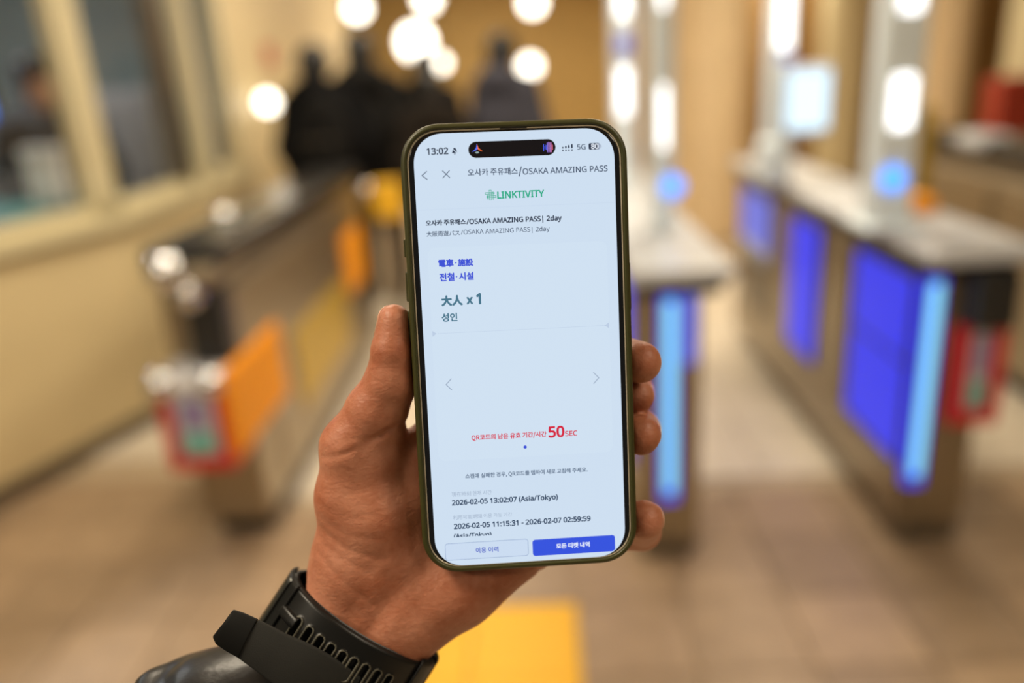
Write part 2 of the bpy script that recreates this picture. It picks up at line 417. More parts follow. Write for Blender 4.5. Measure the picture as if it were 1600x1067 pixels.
obj('white_flap', B(*r(1.060, 1.09, 3.70, 4.18, .53, .60), bev=.006), M['label'], g)
obj('reader_head', B(*r(1.18, 1.30, 2.10, 2.40, .73, .90), bev=.02, seg=3), M['dark'], g)
label_box(g, 1.165 - 1.2, 1.305 - 1.2, 2.14 - 2.2, .43, .73, .3, False)
pylon(g, 1.06 - 1.2, 2.45 - 2.2, .965, 1.1, .125, .10, [(1.262, 1.41, .062, 0.0), (1.575, 1.76, .062, 0.0)], (1.12, -.01, .034))
pb = obj('pylon_base', B(.98 - 1.2, 1.16 - 1.2, 2.37 - 2.2, 2.58 - 2.2, .962, .985, .008), M['silver'], g)
pylon(g, 1.00 - 1.2, 3.4 - 2.2, .965, 1.1, .10, .09, [(1.50, 1.75, .055, 0.0)], None)
obj('pylon_collar', B(.93 - 1.2, 1.06 - 1.2, 3.34 - 2.2, 3.46 - 2.2, .962, 1.16, .03, 3), M['silver'], g)
mo = obj('monitor', B(.985 - 1.2, 1.185 - 1.2, 3.30 - 2.2, 3.345 - 2.2, 1.17, 1.435, .015), M['white'], g)
obj('monitor_screen', B(1.005 - 1.2, 1.17 - 1.2, 3.294 - 2.2, 3.304 - 2.2, 1.19, 1.415, .004), M['monitor'], mo)
obj('status_light', B(.985 - 1.2, 1.045 - 1.2, 3.35 - 2.2, 3.365 - 2.2, 1.455, 1.475), M['blue_p'], g)
# ---- middle gate
g2 = thing('ticket_gate', 'white topped ticket gate with a bright blue light strip, half hidden by the phone', 'ticket gate', (.37, 2.2, 0))
gate_parts(g2, .27, .445, 2.17, 4.2, [(2.3, 2.7, .27, .85, M['blue'], .59), (3.05, 3.38, .30, .84, M['blue'], None)], .357)
obj('front_display', B(.392 - .37, .436 - .37, 2.15 - 2.2, 2.17 - 2.2, .66, .865, .006), M['blue_p'], g2)
pylon(g2, .408 - .37, 2.62 - 2.2, .965, 1.1, .075, .09, [(1.225, 1.42, .022, 0.0), (1.635, 1.80, .022, 0.0)], (1.11, .03, .032))
pylon(g2, .385 - .37, 3.5 - 2.2, .965, 1.1, .09, .09, [(1.28, 1.47, .048, 0.0), (1.66, 1.90, .048, 0.0)], None)
obj('status_light', B(.36 - .37, .41 - .37, 3.435 - 2.2, 3.448 - 2.2, 1.53, 1.59), M['blue_p'], g2)
# ---- left gate (older steel type)
def old_gate(label, x0, x1, y0, y1, face):
    t = thing('ticket_gate', label, 'ticket gate', ((x0+x1)/2, y0, 0)); o = (t.location.x, y0); r = lambda *a: rel(o, *a)
    obj('foot', B(*r(x0 + .02, x1 - .02, y0 + .12, y1 - .1, 0, .09), bev=.01), M['dark'], t)
    obj('body', B(*r(x0, x1, y0 + .06, y1, .08, .90), bev=.015), M['steel'], t)
    obj('top_glass', B(*r(x0 - .01, x1 + .01, y0 + .02, y1 + .02, .97, 1.05), bev=.02, seg=3), M['darkglass'], t)
    obj('top_rail', B(*r(x0 + .01, x1 - .01, y0 + .05, y1, .89, .98), bev=.01), M['steel_d'], t)
    return t, r
g3, r = old_gate('steel ticket gate with an orange side panel along the left booth wall', -1.20, -.97, 2.32, 4.4, 1)
obj('sensor_post', B(*r(-1.10, -.975, 2.31, 2.44, .66, .93), bev=.015), M['dark'], g3)
obj('reader_head', B(*r(-1.11, -.97, 2.27, 2.55, .925, 1.0), bev=.03, seg=3), M['steel'], g3)
label_box(g3, -1.185 - g3.location.x, -.975 - g3.location.x, 2.20 - 2.32, .37, .635, .5)
for kx, ky, kz, kr in ((-1.12, 2.30, .985, .058), (-1.055, 2.29, .915, .046), (-1.165, 2.215, .655, .05), (-1.01, 2.215, .655, .045), (-1.17, 2.95, 1.04, .04)):  # polished balls added to catch the ceiling lights as bright highlights
    obj('highlight_ball', ball(bmesh.new(), (kx - g3.location.x, ky - 2.32, kz), kr), M['chrome'], g3, smooth=True)
obj('side_wing', B(*r(-.985, -.955, 2.20, 2.74, .40, .69), bev=.02, seg=2), M['orange'], g3)
obj('side_wing', B(*r(-.985, -.955, 3.86, 4.25, .46, .76), bev=.02, seg=2), M['orange'], g3)
obj('side_panel', B(*r(-.975, -.962, 2.9, 3.78, .26, .58), bev=.006), M['ygold'], g3)
obj('side_panel', B(*r(-.975, -.962, 2.6, 2.86, .12, .36), bev=.006), M['steel'], g3)
t = thing('sign_bollard', 'yellow faced sign bollard between the left gate and the crowd', 'bollard', (-.87, 4.68, 0))
obj('sign_board', B(-.09, .09, -.03, .03, .70, .92, .02), M['yellow'], t); obj('post', B(-.03, .03, -.02, .02, .02, .72), M['steel_d'], t); obj('base', cyl(bmesh.new(), (0, 0, 0), (0, 0, .025), .12, n=28), M['steel_d'], t)
obj('cap', ball(bmesh.new(), (-.12, -.02, .88), .04), M['chrome'], t, smooth=True)
# ---- gate at right edge
g4, r = old_gate('bronze steel ticket gate at the right edge with a dark top', 2.06, 2.30, 2.75, 4.5, -1)
obj('reader_head', B(*r(2.02, 2.18, 3.75, 4.0, 1.0, 1.075), bev=.03, seg=3), M['white'], g4)
obj('side_panel', B(*r(2.048, 2.07, 2.95, 3.6, .22, .85), bev=.006), M['steel'], g4)
obj('side_panel', B(*r(2.048, 2.07, 3.66, 4.3, .22, .85), bev=.006), M['steel'], g4)
# small items on and behind the right gate
t = thing('card_reader', 'orange topped card reader at the near end of the white deck', 'card reader', (1.245, 2.66, .966))
obj('body', B(-.05, .05, -.06, .06, 0, .045, .012, 3), M['orange'], t); obj('touch_pad', B(-.04, .04, -.05, .05, .045, .052, .004), M['orange'], t)
tag(obj('plastic_card_tray', B(-.035, .035, -.04, .04, 0, .03, .01, 3), M['white'], loc=(1.135, 2.62, .9665)), 'small white tray at the foot of the near pylon', 'tray')
t = thing('sign_stand', 'yellow sign stand behind the near lit pylon', 'sign', (1.42, 3.02, 0))
obj('sign_board', B(-.035, .035, -.015, .015, .93, 1.27, .006), M['ygold'], t); obj('post', B(-.012, .012, -.012, .012, .02, .95), M['steel_d'], t)
obj('base', cyl(bmesh.new(), (0, 0, 0), (0, 0, .03), .03, n=24), M['steel_d'], t)

# ================================================================== BOOTH CONTENTS
t = thing('office_desk', 'desk with a teal mat inside the ticket office', 'desk', (-2.48, 3.55, 0))
obj('desk_top', B(-.36, .33, -.30, .32, .98, 1.02, .006), M['greycab'], t); obj('desk_mat', B(-.34, .31, -.28, .30, 1.02, 1.03, .002), M['teal'], t)
obj('desk_body', B(-.34, .31, -.28, .30, 0, .98), M['booth'], t)
t = thing('paper_stack', 'white box of paper standing on the teal desk mat', 'box', (-2.25, 3.68, 1.031))
obj('carton', B(-.07, .07, -.05, .05, 0, .24, .01), M['paper'], t); obj('carton_lid', B(-.075, .075, -.055, .055, .22, .26, .008), M['paper'], t)
t = thing('monitor_table', 'small grey table under the blue monitor in the ticket office', 'table', (-3.13, 4.5, 0))
obj('table_top', B(-.3, .3, -.2, .25, .96, 1.0, .006), M['greycab'], t); obj('pedestal', B(-.2, .2, -.1, .2, 0, .96), M['booth'], t)
t = thing('office_fill_light', 'unseen long cool white light added to brighten the ticket office', 'light', (-3.3, 4.0, CEIL))  # unseen light, added because the booth interior was too dark
obj('housing', B(-.12, .12, -.7, .7, -.07, 0, .01), M['white'], t); obj('tube_cover', B(-.10, .10, -.68, .68, -.085, -.068, .008), M['panel'], t)
la = bpy.data.lights.new('office_fill_lamp', 'AREA'); la.shape = 'RECTANGLE'; la.size = .2; la.size_y = 1.3; la.energy = 28; la.color = (.9, .97, 1)
lo = bpy.data.objects.new('office_fill_lamp', la); COL.objects.link(lo); lo.parent = t; lo.location = (0, 0, -.1)
t = thing('equipment_cabinet', 'grey equipment cabinet behind the second office window', 'cabinet', (-2.28, 4.75, 0))
obj('cabinet_body', B(-.17, .14, -.12, .3, 0, 1.52, .012), M['greycab'], t); obj('cabinet_door', B(-.155, .125, -.128, -.118, .05, 1.48, .006), M['greycab'], t)
obj('handle', B(.09, .105, -.145, -.125, .9, 1.05, .004), M['steel_d'], t)
t = thing('desk_monitor', 'blue lit monitor beside the office worker', 'monitor', (-3.13, 4.4, 1.0))
obj('screen_housing', B(-.25, .25, 0, .04, .38, .72, .01), M['dark'], t); obj('monitor_screen', B(-.23, .23, -.004, .002, .40, .70), glow('office_blue', S(70, 130, 240), 1.6), t)
obj('monitor_stand', B(-.03, .03, .02, .05, .0, .4), M['dark'], t); obj('monitor_foot', B(-.12, .12, -.05, .12, 0, .015), M['dark'], t)
tag(obj('wall_poster', B(-1.885, -1.86, 5.95, 6.15, 1.62, 1.76), mat('poster_red', (.45, .03, .02, 1), .5)), 'red notice on the cream wall beyond the office windows', 'notice')
tag(obj('red_cabinet', B(2.98, 3.75, 5.35, 5.6, 0, 1.24, .02), mat('dark_red_paint', (.30, .03, .012, 1), .5)), 'dark red cabinet behind the gate at the right edge', 'cabinet')

# ================================================================== PEOPLE IN THE BACKGROUND
def person(loc, rz, h, label, jacket, trousers, cap_hat=False, lean=0., arm=0.):
    t = thing('person', label, 'person', loc, rz); k = h / 1.72
    V = lambda x, y, z: np.array([x + 0, y - lean * max(0, z - .9), z]) * k
    lo, hi = (-.42*k, -.36*k, -.02), (.42*k, .36*k, h + .06); H_ = .014
    def fin(F, name, m, par=t):
        v, q = F.mesh(1); return obj(name, wrap(name, v, q, [m]), None, par)
    hips, sh = .92, 1.40
    F = Field(lo, hi, H_, .2)                                      # the body, one surface
    F.ell(V(0, -.01, 1.60), np.array([.075, .095, .12]) * k); F.ell(V(0, -.035, 1.545), np.array([.055, .065, .07]) * k, .02)
    F.cap(V(0, .01, 1.40), V(0, 0, 1.52), .055*k, .05*k, .02)
    F.ell(V(0, -.112, 1.585), np.array([.014, .02, .022]) * k, .012)
    for s in (-1, 1):
        F.ell(V(s*.078, .005, 1.59), np.array([.014, .022, .033]) * k, .005)
        F.ell(V(s*.03, -.098, 1.615), np.array([.016, .014, .010]) * k, .006, True)
    F.chain([V(0, 0, .95), V(0, 0, 1.2), V(0, 0, 1.36)], [.12*k, .11*k, .11*k], .05)
    for s in (-1, 1):
        e = V(s*.25, .02 - arm*.05, 1.12); wr = V(s*.24, -.06 - arm*.16, .90 + arm*.22)
        F.chain([V(s*.16, .0, sh), e, wr], [.055*k, .04*k, .03*k], .03)
        hd = wr + np.array([0, -.03, -.07 + arm*.05]) * k; F.cap(wr, hd, .03*k, .034*k, .01)
        for q_ in range(4): F.cap(hd + np.array([0, (q_-1.5)*.02, 0])*k, hd + np.array([-s*.012, (q_-1.5)*.022 - .01, -.085 + arm*.05])*k, .0105*k, .009*k, .004)
        F.cap(hd, hd + np.array([-s*.02, -.05, -.04])*k, .012*k, .010*k, .005)
        F.chain([V(s*.09, 0, hips), V(s*.10, -.01, .48), V(s*.10, .02, .09)], [.085*k, .055*k, .04*k], .04)
        F.cap(V(s*.10, .03, .05), V(s*.115, -.12, .04), .04*k, .035*k, .02)
    fin(F, 'body', JK['face'])
    F = Field(lo, hi, H_, .2)                                      # jacket
    F.chain([V(-.10, 0, .86), V(-.11, 0, 1.15), V(-.12, .0, 1.33)], [.125*k, .13*k, .115*k], .05)
    F.chain([V(.10, 0, .86), V(.11, 0, 1.15), V(.12, .0, 1.33)], [.125*k, .13*k, .115*k], .10)
    F.chain([V(0, .0, .86), V(0, .01, 1.15), V(0, .01, 1.33)], [.155*k, .155*k, .145*k], .06); F.cap(V(0, .01, 1.36), V(0, .02, 1.44), .10*k, .085*k, .05); F.ell(V(0, .075, 1.45), np.array([.17, .11, .10]) * k, .04)
    for s in (-1, 1):
        e = V(s*.25, .02 - arm*.05, 1.12); wr = V(s*.24, -.06 - arm*.16, .90 + arm*.22)
        F.chain([V(s*.17, 0, sh - .02), e, wr], [.10*k, .08*k, .06*k], .04)
    fin(F, 'jacket', jacket)
    F = Field(lo, hi, H_, .2)
    for s in (-1, 1): F.chain([V(s*.085, 0, .93), V(s*.10, -.01, .48), V(s*.10, .02, .10)], [.115*k, .08*k, .07*k], .03)
    fin(F, 'trousers', trousers)
    F = Field(lo, hi, H_, .2)
    for s in (-1, 1): F.chain([V(s*.10, .05, .05), V(s*.115, -.13, .04)], [.05*k, .045*k], .02)
    F.f = np.maximum(F.f, .0 - F.ax[2][None, None, :])
    fin(F, 'shoes', JK['shoe'])
    F = Field(lo, hi, H_, .2)
    F.ell(V(0, .012, 1.635), np.array([.102, .12, .115]) * k); F.ell(V(0, .05, 1.55), np.array([.09, .075, .09]) * k, .03); F.ell(V(0, -.10, 1.57), np.array([.075, .08, .085]) * k, .01, True)
    if cap_hat: F.ell(V(0, .0, 1.70), np.array([.115, .125, .055]) * k, .02); F.ell(V(0, -.12, 1.665), np.array([.075, .07, .014]) * k, .01)
    fin(F, 'cap' if cap_hat else 'hair', JK['hair'])
    return t
person((-1.30, 5.10, 0), math.radians(170), 1.69, 'person in a black coat at the left of the crowd, nearest the globe lamp', JK['black'], JK['black'])
person((-1.10, 5.50, 0), math.radians(185), 1.76, 'tall person in a charcoal coat in the middle of the crowd', JK['char'], JK['black'])
person((-.74, 6.0, 0), math.radians(160), 1.64, 'person in a black jacket below the largest globe lamp', JK['black'], JK['brown'])
person((-.62, 5.15, 0), math.radians(200), 1.50, 'short person in a brown coat at the front of the crowd', JK['brown'], JK['black'])
person((-.17, 5.6, 0), math.radians(148), 1.70, 'person in a slate grey jacket standing alone above the phone', JK['grey'], JK['black'], arm=.4)
bp = thing('backpack', 'dark backpack worn by the leftmost person of the crowd', 'backpack', (-1.22, 4.77, .98))
F = Field((-.22, -.16, -.05), (.22, .16, .5), .012, .2); F.ell((0, 0, .2), (.17, .11, .25)); F.ell((0, -.08, .12), (.12, .06, .12), .03)
v, q = F.mesh(1); obj('bag', wrap('bag', v, q, [JK['char']]), None, bp)
obj('pocket_zip', B(-.10, .10, -.142, -.132, .19, .197), M['steel_d'], bp)
person((-2.52, 4.25, 0), math.radians(35), 1.68, 'office worker in a dark cap and uniform behind the near window', JK['navy'], JK['black'], cap_hat=True, arm=.3)

# ================================================================== PHONE
# pose of the phone's front plane in the camera's frame (mm)
PR = np.array([[.9975, -.0429, .0554], [.0487, .9930, -.1080], [-.0503, .1104, .9926]])
PT = np.array([3.6846, -3.4264, -270.6586])
PRw = CM @ PR; PTw = CP + CM @ PT / 1000
def frame(name, label, cat, o=(0, 0, 0)):
    """an Empty whose axes are the phone's axes, its origin at o (mm in that frame)"""
    t = bpy.data.objects.new(name, None); COL.objects.link(t); t.empty_display_size = .02
    m = Matrix(PRw.tolist()).to_4x4(); m.translation = Vector(PTw + PRw @ np.array(o) / 1000.); t.matrix_world = m
    return tag(t, label, cat)
def L(px, py, z=0.):
    """point of the picture at height z (mm) over the phone's front plane, in the phone's frame"""
    d = np.array([(px - 800) / FPX, -(py - 533.5) / FPX, -1.]); n = PR[:, 2]
    t = (n @ PT + z) / (n @ d)
    return PR.T @ (d * t - PT)
def rr(wd, ht, r, n=14, cx=0, cy=0, p=2.):
    out = []
    for qx, qy, a0 in ((1, 1, 0), (-1, 1, 90), (-1, -1, 180), (1, -1, 270)):
        for i in range(n + 1):
            a = math.radians(a0 + 90 * i / n); c, s_ = math.cos(a), math.sin(a)
            c = math.copysign(abs(c) ** (2/p), c); s_ = math.copysign(abs(s_) ** (2/p), s_)
            out.append((cx + qx*(wd/2 - r) + r*c, cy + qy*(ht/2 - r) + r*s_))
    return out
mm = .001
def loft(name, rings, m, parent, cap0=True, cap1=True, smooth=True):
    bm = bmesh.new(); vs = []
    for poly, z in rings: vs.append([bm.verts.new((x*mm, y*mm, z*mm)) for x, y in poly])
    n = len(vs[0])
    for a, b in zip(vs[:-1], vs[1:]):
        for i in range(n): bm.faces.new((a[i], a[(i+1) % n], b[(i+1) % n], b[i]))
    if cap0: bm.faces.new(vs[0][::-1])
    if cap1: bm.faces.new(vs[-1])
    o = obj(name, bm, m, parent, smooth=smooth)
    return o
PH = frame('smartphone', 'smartphone in an olive green case showing a ticket screen, held in the hand', 'phone')
olive = mat('olive_silicone', (.040, .040, .008, 1), .42, bump=(900, .05, .0003), spec=.45)
titan = mat('natural_titanium', (.80, .72, .56, 1), .42, .5)
glassblk = mat('black_glass', (.003, .004, .007, 1), .12, coat=.3)
W_, H_ = 75.5, 153.5
def R_(d, z, r0=13.5): return (rr(W_ - 2*d, H_ - 2*d, r0 - d, p=2.15), z)
loft('case', [R_(2.05, -1.4), R_(2.0, -.35), R_(1.75, -.05), R_(1.3, 0), R_(.75, -.18), R_(.3, -.65), R_(.05, -1.4), R_(0, -2.4), R_(0, -9.3), R_(.3, -10.6), R_(1.2, -11.5), R_(2.6, -11.8)], olive, PH, cap0=False)
loft('titanium_frame', [R_(2.0, -1.6), R_(2.02, -.95), R_(2.25, -.72), R_(2.55, -.72), R_(2.7, -1.0)], titan, PH, False, False)
loft('front_glass', [R_(2.55, -1.3), R_(2.62, -.80), R_(2.85, -.66), R_(3.2, -.60)], glassblk, PH, False, True)
SCR = (.6078 * 1.0, .735, .895, 1)
EM = lambda n, c, s=1.0: mat(n, (.004, .004, .004, 1), .3, emit=c, es=s, spec=.12)
scr_m = EM('screen_light', S(206, 223, 241)); card_m = EM('screen_card', S(208, 225, 242)); head_m = scr_m
sz = -.56
SCN = loft('screen', [(rr(66.7, 147.6, 10.2, p=2.15, cy=-.35), sz - .02), (rr(66.7, 147.6, 10.2, p=2.15, cy=-.35), sz)], scr_m, PH, smooth=False)
# case buttons and back camera plate
def side_button(name, x, y0, y1, s):
    obj(name, box(bmesh.new(), (x - .9)*mm, (x + .9)*mm, y0*mm, y1*mm, -7.4*mm, -4.2*mm, .5*mm, 3), olive, PH)
side_button('action_button', -37.65, 33.4, 39.6, -1); side_button('volume_button', -37.65, 18.4, 28.6, -1); side_button('volume_button', -37.65, 4.8, 15.4, -1)
side_button('power_button', 37.65, 12.0, 28.5, 1)
loft('camera_plate', [(rr(37, 38, 9, cx=-15.5, cy=53), -11.6), (rr(37, 38, 9, cx=-15.5, cy=53), -13.2), (rr(36, 37, 8.5, cx=-15.5, cy=53), -13.7)], olive, PH, False, True)
for cx, cy in ((-24, 61.5), (-24, 44.5), (-7.5, 53)):
    b_ = bmesh.new(); cyl(b_, (cx*mm, cy*mm, -13.4*mm), (cx*mm, cy*mm, -15.2*mm), 7*mm, n=36); obj('camera_lens', b_, glassblk, PH)
loft('speaker_slot', [(rr(9, .35, .17, cx=0, cy=74.35, n=4), -.60), (rr(9, .35, .17, cx=0, cy=74.35, n=4), -.585)], mat('slot_grey', (.02, .02, .02, 1), .8), PH, smooth=False)

ink = EM('ink_dark', S(40, 50, 70)); ink2 = EM('ink_slate', S(72, 86, 108)); inkbl = EM('ink_blue', S(62, 82, 214)); inkteal = EM('ink_teal', S(74, 118, 140))
inkgrn = EM('ink_green', S(46, 172, 136)); inkred = EM('ink_red', S(214, 40, 66)); inkred2 = EM('ink_red_text', S(214, 62, 84)); inkgrey = EM('ink_grey', S(160, 176, 198)); inkgr2 = EM('ink_grey_text', S(98, 116, 140))
inkw = EM('ink_white', S(235, 243, 255)); navy = EM('ink_navy', S(44, 66, 94)); black = EM('ink_black', S(14, 14, 18)); btnb = EM('button_blue', S(54, 84, 222)); line_m = EM('line_grey', S(150, 170, 205)); faint = EM('line_faint', S(188, 205, 228)); btnin = EM('button_pale', S(203, 220, 241))
FD = os.path.join(bpy.utils.system_resource('DATAFILES') or '', 'fonts')
def font(n):
    try: return bpy.data.fonts.load(os.path.join(FD, n))
    except Exception: return None
inter = font('NotoSansHebrew-Regular.woff2'); cjk = font('Noto Sans CJK Regular.woff2')
def flat(name, poly, z, m, par=None):
    b_ = bmesh.new(); b_.faces.new([b_.verts.new((x*mm, y*mm, z*mm)) for x, y in poly]); return obj(name, b_, m, par or SCN)
Z1, Z2, Z3 = sz + .02, sz + .05, sz + .08
def text(name, s, x0, x1, yc, m, bold=0., f=None, z=Z2, h=None, clip=None):
    cu = bpy.data.curves.new(name, 'FONT'); cu.body = s; cu.size = 1.; cu.resolution_u = 4
    fo = f if f else (cjk if any(ord(c) > 0x2000 for c in s) else inter)
    if fo: cu.font = fo
    o = bpy.data.objects.new(name, cu); COL.objects.link(o)
    bpy.context.view_layer.update()
    me = bpy.data.meshes.new_from_object(o.evaluated_get(bpy.context.evaluated_depsgraph_get()))
    bpy.data.objects.remove(o)
    n = len(me.vertices); co = np.zeros(n*3, np.float32); me.vertices.foreach_get('co', co); co = co.reshape(-1, 3)
    me.calc_loop_triangles(); tri = np.zeros(len(me.loop_triangles)*3, np.int32); me.loop_triangles.foreach_get('vertices', tri); tri = tri.reshape(-1, 3)
    bpy.data.meshes.remove(me)
    cps = [(0, 0)] + ([(bold*math.cos(a*math.pi/3), bold*math.sin(a*math.pi/3)) for a in range(6)] if bold else [])   # bold: the glyphs spread by a stroke
    co = np.concatenate([co + np.array([dx, dy, 0]) for dx, dy in cps]); tri = np.concatenate([tri + n*i for i in range(len(cps))])
    lo, hi = co.min(0), co.max(0); k = (x1 - x0) / (hi[0] - lo[0]); ky = k if h is None else h / (hi[1] - lo[1])
    zz = np.repeat(np.arange(len(cps)), n) * .0015
    co = np.stack([(x0 + (co[:, 0] - lo[0]) * k) * mm, (yc + (co[:, 1] - (lo[1] + hi[1]) / 2) * ky) * mm, (z + zz) * mm], 1)
    o = bpy.data.objects.new(name, wrap(name, co, tri, [m], smooth=False)); COL.objects.link(o); o.parent = SCN
    return o
# status bar
text('clock_text', '13:02', -28.95, -21.8, 67.75, ink, .022)
b_ = bmesh.new(); bell = [(-.95, -.75), (-.7, -.35), (-.62, .25), (-.35, .75), (0, .95), (.35, .75), (.62, .25), (.7, -.35), (.95, -.75)]
flat('mute_bell', [(-19.75 + x, 67.75 + y) for x, y in bell], Z2, ink); flat('bell_slash', [(-20.95, 68.6), (-20.75, 68.8), (-18.5, 66.7), (-18.7, 66.5)], Z3, scr_m)
flat('bell_clapper', [(-20.05, 66.8), (-19.45, 66.8), (-19.6, 66.5), (-19.9, 66.5)], Z2, ink)
flat('sensor_island', rr(28.9, 5.25, 2.62, cx=-.75, cy=67.75), Z2, EM('island_black', S(20, 16, 18)))
# little emblem in the island: three leaning arms, and the sound bars
for pts, c in (([(0, 1.75), (.25, .1), (-.25, -.35), (-1.75, -.85), (-.9, -.25), (-.3, .3)], S(96, 120, 255)), ([(.15, 1.6), (.55, .35), (1.85, -.75), (.6, -.35), (.25, .1)], S(250, 110, 50)), ([(-.75, -1.05), (0, -.7), (.8, -1.0), (.25, -1.4), (-.25, -1.4)], S(150, 170, 170))):
    flat('island_emblem', [(-12.35 + x, 67.95 + y) for x, y in pts], Z3, EM('emblem', c))
for i, (hh, c) in enumerate(((2.3, S(74, 96, 240)), (.9, S(74, 96, 240)), (1.7, S(80, 100, 240)), (3.2, S(150, 120, 230)), (3.4, S(170, 130, 220)), (3.3, S(190, 130, 210)), (3.3, S(210, 120, 180)), (1.8, S(220, 110, 130)))):
    flat('sound_bar', rr(.26, hh, .12, 3, cx=9.75 + i*.42, cy=67.7), Z3, EM('bar', c))
for i in range(4):
    flat('signal_dot', rr(.5, .5, .22, 4, cx=16.15 + i*1.02, cy=66.55), Z2, ink); flat('signal_bar', rr(.5, .55 + i*.27, .22, 4, cx=16.15 + i*1.02, cy=67.45 + i*.13), Z2, ink)
text('network_text', '5G', 20.9, 23.75, 67.45, ink2, .01)
flat('battery_body', rr(3.9, 2.15, .65, cx=26.75, cy=67.5), Z2, EM('battery_grey', S(160, 172, 192))); flat('battery_fill', [(24.8, 66.75), (25.1, 66.45), (28.0, 66.45), (28.0, 68.55), (25.1, 68.55), (24.8, 68.25)], Z3, ink)
flat('battery_tip', rr(.3, .8, .12, 3, cx=28.95, cy=67.5), Z2, EM('tip_grey', S(160, 172, 192)))
text('battery_text', '80', 25.6, 28.1, 67.5, inkw, .03, z=Z3 + .03)
# page header
def stroke(name, pts, wd, m, z=Z2, close=False):
    b_ = bmesh.new(); P = [Vector(p) for p in pts]
    if close: P.append(P[0])
    for a, b in zip(P[:-1], P[1:]):
        d = (b - a).normalized(); n = Vector((-d.y, d.x)) * wd/2; e = d * wd * .35
        b_.faces.new([b_.verts.new(((q_.x)*mm, q_.y*mm, z*mm)) for q_ in (a - e + n, a - e - n, b + e - n, b + e + n)])
    return obj(name, b_, m, SCN)
stroke('back_arrow', [(-29.25, 61.35), (-30.9, 60.05), (-29.25, 58.75)], .26, ink2)
stroke('close_cross', [(-24.05, 61.35), (-21.75, 59.05)], .26, ink2); stroke('close_cross', [(-24.05, 59.05), (-21.75, 61.35)], .26, ink2)
text('title_text', '오사카 주유패스', -15.75, .85, 60.45, ink2, .006); text('title_text', '/', 1.05, 2.25, 60.2, ink2, .008, f=inter, h=3.3); text('title_text', 'OSAKA AMAZING PASS', 2.45, 30.95, 60.15, ink2, .012)
# brand line: knotted cross outline and the word
lx, ly = -8.55, 52.75
stroke('brand_emblem', [(lx-.45, ly+1.7), (lx+.3, ly+1.7), (lx+.3, ly-1.5), (lx-.45, ly-1.5)], .17, inkgrn, close=True)
stroke('brand_emblem', [(lx-1.75, ly+.45), (lx+1.2, ly+.45), (lx+1.2, ly+.95), (lx-1.75, ly+.95)][:4], .17, inkgrn, close=True)
stroke('brand_emblem', [(lx-1.2, ly-.75), (lx+1.75, ly-.75), (lx+1.75, ly-.15), (lx-1.2, ly-.15)], .17, inkgrn, close=True)
stroke('brand_emblem', [(lx-1.0, ly+.5), (lx-1.0, ly-1.3)], .17, inkgrn); stroke('brand_emblem', [(lx+.85, ly+1.2), (lx+.85, ly-1.5)], .17, inkgrn)
text('brand_text', 'LINKTIVITY', -6.35, 9.4, 52.75, inkgrn, .028)
flat('header_line', [(-33, 48.9), (33, 48.9), (33, 48.75), (-33, 48.75)], Z1, EM('hairline', S(200, 217, 237)))
text('ticket_title', '오사카 주유패스', -30.5, -17.2, 44.45, ink, .014); text('ticket_title', '/OSAKA AMAZING PASS| 2day', -17.0, 14.95, 44.2, ink, .028)
text('ticket_subtitle', '大阪周遊パス', -30.45, -19.4, 40.85, ink2, .004); text('ticket_subtitle', '/OSAKA AMAZING PASS| 2day', -19.0, 10.75, 40.8, ink2, .004)
# card
flat('ticket_card', rr(60.4, 72.8, 2.6, cx=-.25, cy=-.2), Z1, card_m)
text('category_text', '電車', -27.05, -21.95, 31.0, inkbl, .016); text('category_text', '施設', -20.55, -15.35, 31.0, inkbl, .016); text('category_text', '전철', -26.95, -21.85, 26.35, inkbl, .014); text('category_text', '시설', -20.4, -15.45, 26.35, inkbl, .014)
for yy in (31.0, 26.35): flat('category_dot', rr(.5, .5, .24, 4, cx=-21.2, cy=yy), Z2, inkbl)
text('adult_text', '大人', -26.75, -19.5, 18.4, inkteal, .02); text('adult_text', 'x', -18.3, -16.0, 18.1, inkteal, .04); text('adult_text', '1', -15.0, -13.3, 18.6, inkteal, .04)
text('adult_text', '성인', -26.9, -21.6, 12.8, inkteal, .012)
b_ = bmesh.new(); x = -28.4
while x < 28.3:
    b_.faces.new([b_.verts.new((a*mm, c*mm, Z2*mm)) for a, c in ((x, 7.42), (x+.36, 7.42), (x+.36, 7.58), (x, 7.58))]); x += .62
obj('dotted_line', b_, faint, SCN)
flat('card_notch', [(-30.3, 8.5), (-28.9, 7.5), (-30.3, 6.5)], Z2, faint); flat('card_notch', [(29.8, 8.5), (29.8, 6.5), (28.4, 7.5)], Z2, faint)
stroke('previous_arrow', [(-24.75, -8.2), (-26.6, -10.1), (-24.75, -12.0)], .3, inkgrey); stroke('next_arrow', [(24.0, -8.5), (25.8, -10.4), (24.0, -12.3)], .3, inkgrey)
text('timer_text', 'QR코드의 남은 유효 기간/시간', -18.85, 7.0, -29.1, inkred2, .011)
text('timer_text', '50', 7.65, 13.25, -28.45, inkred, .03); text('timer_text', 'SEC', 13.45, 17.7, -29.3, inkred2, .02)
flat('page_dot', rr(1.15, 1.15, .57, 6, cx=-.55, cy=-33.25), Z2, inkbl)
text('hint_text', '스캔에 실패한 경우, QR코드를 탭하여 새로 고침해 주세요.', -21.65, 20.8, -42.5, inkgr2, .01)
text('time_label', '現在時刻 현재 시간', -26.65, -12.85, -48.5, inkgrey, 0.); text('time_text', '2026-02-05 13:02:07 (Asia/Tokyo)', -26.75, 10.15, -51.75, navy, .03)
text('period_label', '利用可能期間 이용 가능 기간', -26.6, -6.1, -56.8, inkgrey, 0.); text('period_text', '2026-02-05 11:15:31 - 2026-02-07 02:59:59', -26.5, 21.35, -60.0, navy, .03)
